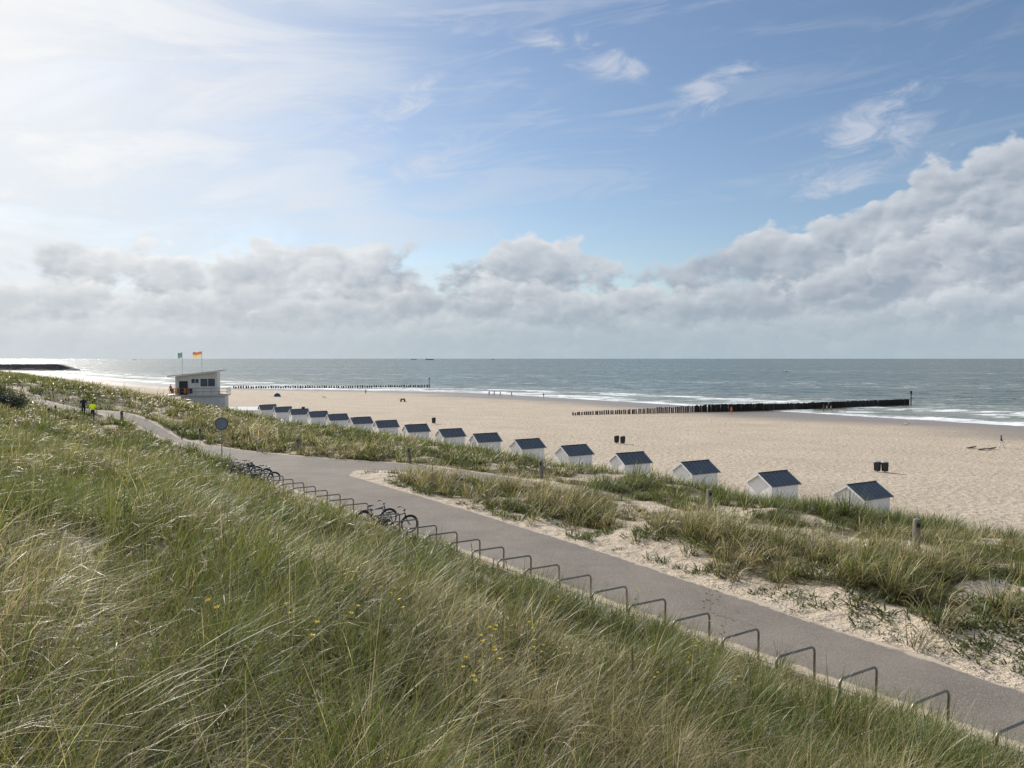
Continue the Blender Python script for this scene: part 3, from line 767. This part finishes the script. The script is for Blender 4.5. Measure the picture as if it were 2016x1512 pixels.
# ------------------------------------------------------------ people
def body(pose):
    V_=[];E=[];Rr=[]
    def a(p,r,par=None):
        V_.append(p);Rr.append(r)
        if par is not None: E.append((par,len(V_)-1))
        return len(V_)-1
    pel=a((0,0,.96),(.155,.115)); w_=a((0,0,1.12),(.135,.10),pel); ch=a((0,.0,1.32),(.165,.115),w_); nb=a((0,0,1.46),(.075,.07),ch)
    nk=a((0,.005,1.54),(.055,.058),nb); hd=a((0,.015,1.64),(.078,.095),nk); tp=a((0,.0,1.735),(.06,.07),hd)
    for s in(-1,1):
        if pose=='walk': sw=.26*s
        else: sw=.03*s
        hip=a((.09*s,sw*.12,.90),(.095,.1),pel)
        kn=a((.10*s,sw*.62+.03,.50),(.058,.062),hip)
        an=a((.10*s,sw*1.05-(.05 if sw<0 else 0),.10+(.05 if sw<-.1 else 0)),(.038,.042),kn)
        toe=a((.11*s,sw*1.05+.15,.035+(.0 if sw<-.1 else 0)),(.038,.028),an)
        sh=a((.185*s,0,1.40),(.062,.062),ch); bend=-sw if pose=='walk' else .04
        el=a((.245*s,bend*.5-.03,1.12),(.042,.042),sh)
        wr=a((.26*s,bend*1.1+.06,.88),(.026,.03),el)
        pl=a((.262*s,bend*1.15+.08,.81),(.022,.036),wr)
        for k in range(4):
            yy=bend*1.15+.08+(k-1.5)*.022
            f1=a((.262*s,yy,.765),(.0095,.0095),pl); a((.252*s,yy+.006,.725-(.008 if k in(1,2) else 0)),(.008,.008),f1)
        t1=a((.245*s,bend*1.15+.125,.80),(.011,.011),pl); a((.236*s,bend*1.15+.137,.765),(.009,.009),t1)
    me=bpy.data.meshes.new('p'); me.from_pydata(V_,E,[]); o=bpy.data.objects.new('p',me); col.objects.link(o)
    sk=o.modifiers.new('Skin','SKIN'); sk.use_smooth_shade=True
    for i,r in enumerate(Rr): me.skin_vertices[0].data[i].radius=r
    me.skin_vertices[0].data[0].use_root=True
    o.modifiers.new('s','SUBSURF').levels=1
    dg=bpy.context.evaluated_depsgraph_get(); m2=bpy.data.meshes.new_from_object(o.evaluated_get(dg)); bpy.data.objects.remove(o)
    vs=[tuple(v.co) for v in m2.vertices]; fs=[tuple(p.vertices) for p in m2.polygons]; bpy.data.meshes.remove(m2)
    mb=MB(); mb.add(vs,fs); mb.mi=[]
    for f in fs:
        c=np.mean([vs[i] for i in f],0); x_,z_=abs(c[0]),c[2]
        if z_<.09: m=3
        elif z_>1.49: m=0
        elif x_>.215 and z_<1.12: m=0
        elif z_<.98: m=2
        else: m=1
        mb.mi.append(m)
    mb.ell((0,.118,1.635),(.014,.022,.025),6,4,0)
    for s in(-1,1): mb.ell((.085*s,.01,1.64),(.012,.025,.033),6,4,0); mb.ell((.032*s,.103,1.66),(.012,.008,.008),6,4,3)
    mb.ell((0,.104,1.595),(.025,.008,.007),6,4,0)
    return mb
BO={'walk':body('walk'),'stand':body('stand')}
def person(pose,mats,loc,rz,label,hair='hair',longh=False,h=1.0,lie=False,parent=None):
    o=BO[pose].obj('person',mats,True,parent,loc,rz); o.scale=(h,h,h)
    mb=MB(); mb.ell((0,-.018,1.665),(.088,.100,.095),10,8,0)
    if longh: mb.ell((0,-.075,1.56),(.07,.045,.13),8,6,0)
    mb.obj('hair',[hair],True,o)
    if lie: o.rotation_euler=(math.radians(-84),0,rz); o.location=(loc[0],loc[1],loc[2]+.12)
    tag(o,label,'person'); return o
def gp(px,py):
    x,y,z=ground_point(px,py); return (x,y,z)
def onb(px,Yd): 
    X_=(px-1008)/F*Yd; return (X_,Yd,tz(X_,Yd)+.02)
person('walk',['skin','navy','navy','black'],onb(163,73),.6,'walker in dark jacket and trousers seen from behind','hairg',h=1.10)
person('walk',['skin','neon','navy','black'],onb(181,71.5),.6,'walker in neon yellow vest and dark trousers on the path','hair',h=1.08)
person('walk',['skin','navy','whitec','skin'],gp(1971,882),-1.9,'woman in dark top and white trousers walking on the beach','hair',True,1.08)
for px,py,mt,r,l in [(963,779,['skin','navy','navy','skin'],.4,'person in dark clothes standing by the surf'),(985,780,['skin','khaki','navy','skin'],1.2,'person in khaki top standing by the surf'),(1007,781,['skin','navy','khaki','skin'],2.5,'person in dark top walking along the surf'),
  (973,779,['skin','navy','navy','navy'],2.5,'person in dark clothes walking along the surf'),(1070,783,['skin','navy','navy','skin'],-1.,'person in dark clothes walking along the surf'),(720,776,['skin','khaki','navy','black'],.3,'person in khaki jacket walking on open sand'),(1440,815,['skin','orange','orange','black'],.3,'person in orange clothes standing beside the groyne'),
  (1622,811,['skin','navy','navy','black'],.3,'person in dark clothes standing beside the groyne'),(1636,812,['skin','khaki','navy','black'],2,'person in khaki top standing beside the groyne'),(1628,812,['skin','khaki','navy','black'],2,'person in khaki top standing beside the groyne')]:
    person('walk' if r>.9 else 'stand',mt,gp(px,py),r,l,h=1.05)
for px,py,mt,r in [(1903,884,['skin','navy','navy','navy'],-1.3),(1924,887,['skin','khaki','navy','skin'],-1.5),(1944,886,['skin','navy','navy','navy'],-1.2),(1775,837,['skin','whitec','whitec','skin'],-1.4),(642,783,['skin','navy','navy','skin'],1.)]:
    person('stand',mt,gp(px,py),r,'sunbather lying on the sand',lie=True)
for dx,dy,mt,l in [(-3.9,-1.6,['skin','orange','navy','black'],'lifeguard in orange jacket standing on the station stairs'),]:
    T=Matrix.Translation(ls.location)@Matrix.Rotation(ls.rotation_euler[2],4,'Z'); p_=T@Vector((dx,dy,-.06)); person('stand',mt,p_,3.0,l)
# blue tent
x,y,z=gp(546,781); mb=MB(); vs=[];nn=10
for i in range(nn+1):
    a=math.pi*i/nn
    for j in range(6):
        b=math.pi/2*j/5*.95; vs.append((1.1*math.cos(a)*math.cos(b*.7),.9*math.sin(b)*math.sin(a)*.9,1.15*math.sin(a)*math.cos(b)))
fs=[(i*6+j,(i+1)*6+j,(i+1)*6+j+1,i*6+j+1) for i in range(nn) for j in range(5)]
mb.add(vs,fs); te=mb.obj('beach_tent',['tent'],True,None,(x,y,z-.02)); 
mb=MB(); mb.tube([(1.11*math.cos(math.pi*i/12),-.01,1.16*math.sin(math.pi*i/12)) for i in range(13)],.02,5); mb.obj('tent_pole',['dark'],False,te)
mb=MB(); mb.box((0,.1,.04),(1.9,1.0,.03)); mb.obj('tent_floor',['navy'],False,te)
tag(te,'small blue pop-up beach tent on the sand','beach tent')
# beach cart
x,y,z=gp(793,791); e=empty('beach_cart',(x,y,z),.2)
mb=MB(); mb.box((0,0,.62),(1.3,.7,.08));mb.box((0,-.37,.8),(1.3,.04,.35));mb.box((0,.37,.8),(1.3,.04,.35));mb.box((-.67,0,.8),(.04,.7,.35));mb.box((.67,0,.8),(.04,.7,.35)); mb.obj('body',['navy'],False,e)
for sx in(-1,1):
    for sy in(-1,1):
        mb=MB(); mb.tube([(sx*.55,sy*.42-.05,.28),(sx*.55,sy*.42+.05,.28)],.28,14); mb.obj('wheel',['black'],False,e)
mb=MB(); mb.tube([(-.65,0,.6),(-1.5,0,1.1)],.03,6); mb.tube([(-1.5,-.2,1.1),(-1.5,.2,1.1)],.03,6); mb.obj('handle',['dark'],False,e)
tag(e,'dark four-wheeled pull cart parked on open sand','cart')
# ------------------------------------------------------------ ships
def ship(px,Yd,L,lab,hull='ship'):
    X_=(px-1008)/F*Yd; e=empty('cargo_ship',(X_,Yd,0),.15)
    mb=MB(); pl=[(-.5,-.07),(.38,-.07),(.5,0),(.38,.07),(-.5,.07)]
    vs=[(a*L*.97,b*L,-2) for a,b in pl]+[(a*L,b*L,L*.075) for a,b in pl]; mb.add(vs,[(5,6,7,8,9)]+[(i,(i+1)%5,(i+1)%5+5,i+5) for i in range(5)]); mb.obj('hull',[hull],False,e)
    mb=MB(); mb.box((-.38*L,0,L*.13),(L*.1,L*.12,L*.115)); mb.box((-.38*L,0,L*.20),(L*.07,L*.13,L*.03)); mb.tube([(-.40*L,0,L*.2),(-.40*L,0,L*.26)],L*.012,8); mb.obj('bridge',['shipw'],False,e)
    mb=MB()
    for k in range(5): mb.box((-.22*L+k*.12*L,0,L*(.095+.012*(k%2))),(L*.1,L*.11,L*(.04+.024*(k%2))))
    mb.obj('cargo',['grey'],False,e); mb=MB(); mb.tube([(.35*L,0,L*.07),(.35*L,0,L*.2)],L*.006,6); mb.obj('mast',['grey'],False,e)
    tag(e,lab,'ship','ships near the horizon')
ship(846,7500,85,'red and white cargo ship out at sea'); ship(815,8500,70,'grey cargo ship out at sea','grey'); ship(970,9000,45,'small grey coaster out at sea','grey'); ship(266,8500,40,'small grey coaster out at sea','grey')
X_,Y_,_=ground_point(1546,732.5); e=empty('motor_boat',(X_,Y_,0),math.pi)
mb=MB(); pl=[(-3,-1),(1.5,-1),(3.4,0),(1.5,1),(-3,1)]; vs=[(a*.9,b*.8,-.3) for a,b in pl]+[(a,b,.9) for a,b in pl]; mb.add(vs,[(5,6,7,8,9)]+[(i,(i+1)%5,(i+1)%5+5,i+5) for i in range(5)]); mb.obj('hull',['shipw'],False,e)
mb=MB(); mb.box((-.3,0,1.3),(1.8,1.4,.9),bev=.2); mb.obj('cabin',['shipw'],False,e)
mb=MB(); vs=[];
for i in range(20): 
    t=i/19; ww=.8+3.5*t*(.7+.6*R.rand()); vs+=[(-3-55*t,-ww,.05),(-3-55*t,ww,.05)]
mb.add(vs,[(2*i,2*i+1,2*i+3,2*i+2) for i in range(19)]); mb.obj('wake',['foam'],False,e)
tag(e,'small white motor boat with a foam wake behind','boat')
# ------------------------------------------------------------ shrub
def shrub(px,py,w,h):
    x,y,z=gp(px,py); z=tz(x,y); e=empty('shrub',(x,y,z))
    mb=MB()
    tips=[]
    for k in range(14):
        a=R.rand()*6.28; r=R.uniform(.2,1)*w*.8; t=(r*math.cos(a),r*math.sin(a)*.8,h*R.uniform(.45,.95)); mb.tube([(0,0,-.2),(t[0]*.4,t[1]*.4,t[2]*.5),t],[.06,.04,.01],5); tips.append(t)
    mb.obj('trunk',['bark'],False,e)
    n=5000; ti=R.randint(0,14,n); C=np.array(tips)[ti]*R.uniform(.6,1.1,(n,1))+R.normal(0,.16*w,(n,3))*[1,1,.7]; C[:,2]=np.abs(C[:,2])
    a=R.normal(0,1,(n,3));a/=np.linalg.norm(a,axis=1)[:,None]; b=np.cross(a,R.normal(0,1,(n,3))); b/=np.linalg.norm(b,axis=1)[:,None]
    s=R.uniform(.04,.09,(n,1)); Q=np.stack([C-a*s,C-b*s*.4,C+a*s,C+b*s*.4],1).reshape(-1,3)
    o=fastmesh('crown',Q,np.arange(n*4).reshape(-1,4),M['leaf']); o.parent=e
    tag(e,'dark wind-clipped sea buckthorn shrub on the dune','shrub','shrubs on the dune')
shrub(14,812,1.7,1.5); shrub(-25,800,1.8,1.8)
# ------------------------------------------------------------ flowers and seed stalks
mb=MB(); mb.tube([(0,0,-.1),(.02,0,.45),(.05,.01,.86)],[.004,.003,.002],5,1)
for hx,hy,hz in [(.05,.01,.87),(.02,.04,.80)]:
    for k in range(5):
        a=2*math.pi*k/5; c,s_=math.cos(a),math.sin(a)
        mb.add([(hx,hy,hz),(hx+.012*c-.008*s_,hy+.012*s_+.008*c,hz+.008),(hx+.025*c,hy+.025*s_,hz+.010),(hx+.012*c+.008*s_,hy+.012*s_-.008*c,hz+.008)],[(0,1,2,3)],0)
    mb.ell((hx,hy,hz),(.009,.009,.009),5,4,0)
for k in range(6):
    a=k*2.1; zz=.1+.08*k; mb.add([(0.02*zz,0,zz),(.05*math.cos(a),.05*math.sin(a),zz+.05),(.10*math.cos(a+.1),.10*math.sin(a+.1),zz+.04)],[(0,1,2)],1)
fm=mb.mesh('yellow_wildflower',['petal','stem'])
rs=[(R.uniform(850,1420),R.uniform(1150,1480)) for k in range(36)]+[(R.uniform(60,300),R.uniform(960,1050)) for k in range(6)]+[(R.uniform(450,850),R.uniform(1100,1500)) for k in range(8)]
for px,py in rs:
    x,y,z=gp(px,py+30)
    o=bpy.data.objects.new('yellow_wildflower',fm); col.objects.link(o); o.location=(x,y,z); o.rotation_euler=(R.normal(0,.1),R.normal(0.1,.1),R.rand()*6); s=R.uniform(.85,1.1); o.scale=(s,s,s)
    tag(o,'small yellow wildflower growing among marram grass','flower','yellow wildflowers in the dune grass')
def stalk(flower):
    mb=MB(); mb.tube([(0,0,-.1),(.01,0,.5),(.03,.01,.95)],[.005,.004,.002],6,0)
    for k in range(60):
        t=k/60; zz=.70+.27*t; a=k*2.4; r=.015*(1-.6*t)*(1+.6*math.sin(k*1.7)); mb.ell((.012+.02*t+r*math.cos(a),r*math.sin(a),zz),(.005,.005,.007),5,4,2 if (flower and t>.75) else 1)
    for k in range(10):
        a=k*2.4; zz=.05+.055*k; mb.add([(0,0,zz),(.05*math.cos(a)-.012*math.sin(a),.05*math.sin(a)+.012*math.cos(a),zz+.03),(.11*math.cos(a),.11*math.sin(a),zz+.0),(.05*math.cos(a)+.012*math.sin(a),.05*math.sin(a)-.012*math.cos(a),zz+.03)],[(0,1,2,3)],0)
    return mb.mesh('seed_stalk',['stem','seed','petal'])
s1,s2=stalk(False),stalk(True)
for px,py,ht,fl in [(1248,1455,1.1,0),(985,1290,.95,0),(962,1190,1.05,0),(935,1150,1.2,1),(1010,1180,1.1,0)]:
    x,y,z=gp(px,py); o=bpy.data.objects.new('seed_stalk',s2 if fl else s1); col.objects.link(o); o.location=(x,y,z); o.rotation_euler=(R.normal(0,.08),R.normal(.08,.08),R.rand()*6); o.scale=(1,1,ht)
    tag(o,'tall stalk with yellow flowers on top' if fl else 'tall brown dried seed stalk rising above dune grass','plant','tall seed stalks in the dune grass')
# ------------------------------------------------------------ sky
W_=bpy.data.worlds.new('World'); bpy.context.scene.world=W_; W_.use_nodes=True; nt=W_.node_tree; B=NB(nt)
bg=nt.nodes['Background']; bg.inputs['Strength'].default_value=.1
sk=nd(nt,'ShaderNodeTexSky'); sk.sky_type='NISHITA'; sk.sun_disc=False; sk.sun_elevation=SUN_EL; sk.sun_rotation=SUN_AZ
sk.air_density=1.0; sk.dust_density=.6; sk.ozone_density=1.5
d=nd(nt,'ShaderNodeTexCoord').outputs['Generated']; x,y,z=B.sep(d)
a=B.m('ARCTAN2',x,y); rr=B.m('SQRT',B.m('ADD',B.m('MULTIPLY',x,x),B.m('MULTIPLY',y,y))); t=B.m('DIVIDE',z,B.m('MAXIMUM',rr,.02))
sc=10.0
def C(c): return tuple(v*sc for v in c)
sunf=B.sm(a,.25,-.75)
fc=nd(nt,'ShaderNodeFloatCurve'); cv=fc.mapping.curves[0]
kn=[(-.8,.12),(-.588,.122),(-.44,.108),(-.26,.112),(-.19,.112),(-.117,.143),(-.03,.132),(.126,.118),(.2,.116),(.253,.132),(.34,.142),(.40,.150),(.457,.188),(.588,.220),(.8,.21)]
pts=[((k+.8)/1.6,b*4) for k,b in kn]
cv.points[0].location=pts[0]; cv.points[1].location=pts[-1]
for p_ in pts[1:-1]: cv.points.new(*p_)
fc.mapping.update(); nt.links.new(B.lin(a,-.8,.8),fc.inputs['Value'])
BB=B.m('MULTIPLY',fc.outputs[0],.25)
skyc=B.vm('MULTIPLY',sk.outputs[0],(.96,1.0,1.06))
tl=B.m('MINIMUM',t,1.5)
q1=B.m('ADD',B.m('MULTIPLY',a,.9),B.m('MULTIPLY',tl,.5)); q2=B.m('SUBTRACT',B.m('MULTIPLY',tl,3.6),B.m('MULTIPLY',a,.5))
vs_=B.noise(B.xyz(q1,q2,0.),3.2,6,.6,.5,'2D')
veil=B.m('ADD',B.m('MULTIPLY',B.sm(a,.22,-.70),.92),B.m('MULTIPLY',B.m('SUBTRACT',vs_,.5),1.3))
veil=B.m('MULTIPLY',B.sm(veil,.0,1.05),.92)
vcol=B.mix(sunf,C((.48,.58,.72)),C((.60,.68,.78)))
vcol=B.mix(B.m('MULTIPLY',B.sm(vs_,.42,.68),B.m('ADD',B.m('MULTIPLY',sunf,.85),.1)),vcol,C((.90,.91,.93)))
skyc=B.mix(veil,skyc,vcol)
ga=B.m('DIVIDE',B.m('ADD',a,.72),.30); gt=B.m('DIVIDE',B.m('SUBTRACT',tl,.34),.25)
glow=B.m('EXPONENT',B.m('MULTIPLY',B.m('ADD',B.m('MULTIPLY',ga,ga),B.m('MULTIPLY',gt,gt)),-1.))
skyc=B.mix(B.m('MULTIPLY',glow,.72),skyc,C((1.03,1.01,.98)))
def blob(px,py,rx,ry,rot):
    aa=math.atan((px-1008)/F); tt=(706-py)/F*math.cos(aa); rx/=F; ry/=F
    da=B.m('SUBTRACT',a,aa); dt=B.m('SUBTRACT',t,tt); c,s=math.cos(rot),math.sin(rot)
    p1=B.m('DIVIDE',B.m('ADD',B.m('MULTIPLY',da,c),B.m('MULTIPLY',dt,s)),rx); p2=B.m('DIVIDE',B.m('SUBTRACT',B.m('MULTIPLY',dt,c),B.m('MULTIPLY',da,s)),ry)
    r2=B.m('ADD',B.m('MULTIPLY',p1,p1),B.m('MULTIPLY',p2,p2)); return B.m('EXPONENT',B.m('MULTIPLY',r2,-1.))
bl=None
for args in [(1715,265,120,64,.5),(1640,335,85,55,.6),(1370,200,130,32,.45),(1150,118,120,34,-.35),(800,215,90,32,.6),(830,325,85,30,.6),(370,165,80,28,0),(600,400,90,22,.1),(960,475,40,22,.2)]:
    q=blob(*args); bl=q if bl is None else B.m('MAXIMUM',bl,q)
wn=B.noise(B.xyz(q1,B.m('MULTIPLY',q2,.6),0.),14,6,.64,.5,'2D')
wf=B.sm(B.m('ADD',B.m('MULTIPLY',bl,.55),B.m('MULTIPLY',B.m('SUBTRACT',wn,.5),2.0)),.12,.9)
wf=B.m('MULTIPLY',wf,B.sm(bl,.02,.5))
wc=B.noise(B.xyz(q1,B.m('MULTIPLY',q2,1.6),0.),4.5,5,.62,.6,'2D')
thin=B.m('MULTIPLY',B.sm(wc,.47,.72),B.sm(a,.5,-.3,.20,.50))
skyc=B.mix(B.m('MULTIPLY',B.m('MAXIMUM',wf,thin),.78),skyc,B.mix(sunf,C((.60,.64,.73)),C((.92,.93,.95))))
# cumulus layers, far to near
def layer(bs,seed,scale,amp,soft,dark,cur,hole=False,lg=3.2):
    v0=B.xyz(B.m('ADD',a,seed),B.m('MULTIPLY',B.m('ADD',t,seed),1.5),0.)
    wv=B.noise(v0,scale*1.6,3,.6,0,'2D','Color')
    vw=B.vm('ADD',v0,B.vm('MULTIPLY',B.vm('SUBTRACT',wv,(.5,.5,.5)),(.026,.026,0.)))
    n=B.noise(v0,scale*.42,5,.6,0,'2D')
    def puff(v):
        vo_=B.vor(v,scale,2.4,.48); return B.m('MULTIPLY',vo_,vo_)
    p0=puff(vw); p1=puff(B.vm('ADD',vw,(-.006,.010,0.)))
    fld=B.m('ADD',B.m('MULTIPLY',B.m('SUBTRACT',.32,p0),.75),B.m('MULTIPLY',B.m('SUBTRACT',n,.5),1.2))
    c=B.m('SUBTRACT',B.m('ADD',B.m('MULTIPLY',BB,bs),B.m('MULTIPLY',fld,amp)),t)
    al=B.sm(c,0.,soft)
    if hole:
        al=B.m('MULTIPLY',al,B.sm(B.m('ADD',B.noise(v0,5.5,5,.6,0,'2D'),B.m('MULTIPLY',B.sm(a,.1,.5),.12)),.38,.48))
    rim=B.sm(c,.038,.0)
    lit=B.m('MULTIPLY',B.m('SUBTRACT',p1,p0),lg)
    br=B.m('ADD',B.m('ADD',.22,B.m('MULTIPLY',rim,.62)),B.m('ADD',lit,B.m('MULTIPLY',B.m('SUBTRACT',n,.5),1.5)),clamp=True)
    sh_=B.mix(sunf,C(tuple(v*dark for v in (.34,.40,.48))),C(tuple(v*dark for v in(.53,.57,.61))))
    li_=B.mix(sunf,C((.70,.73,.77)),C((.96,.96,.95)))
    return B.mix(B.m('MULTIPLY',al,.94),cur,B.mix(br,sh_,li_))
cur=layer(1.0,1.3,13.,.12,.012,1.0,skyc,True)
cur=layer(.66,5.1,18.,.09,.016,1.0,cur,False,2.8)
cur=layer(.36,9.7,26.,.05,.022,1.02,cur,False,2.2)
hz=B.sm(t,.095,.005)
cur=B.mix(B.m('MULTIPLY',hz,.88),cur,B.mix(sunf,C((.43,.52,.58)),C((.64,.68,.71))))
nt.links.new(cur,bg.inputs['Color'])
# ------------------------------------------------------------ sun + camera
sl=bpy.data.lights.new('sun','SUN'); sl.energy=4.9; sl.angle=math.radians(.6); sl.color=(1,.94,.85)
so=bpy.data.objects.new('sun',sl); col.objects.link(so)
dv=Vector((math.sin(SUN_AZ)*math.cos(SUN_EL),math.cos(SUN_AZ)*math.cos(SUN_EL),math.sin(SUN_EL)))
so.rotation_euler=(-dv).to_track_quat('-Z','Y').to_euler(); so.location=(0,0,60)
cd=bpy.data.cameras.new('camera'); co=bpy.data.objects.new('camera',cd); col.objects.link(co)
co.location=(0,0,H); co.rotation_euler=(math.pi/2-PITCH,0,0); cd.sensor_width=36; cd.lens=F/2016*36; cd.clip_start=.05; cd.clip_end=300000
bpy.context.scene.camera=co
vs_=bpy.context.scene.view_settings; vs_.view_transform='Standard'; vs_.look='None'; vs_.exposure=0; vs_.gamma=1
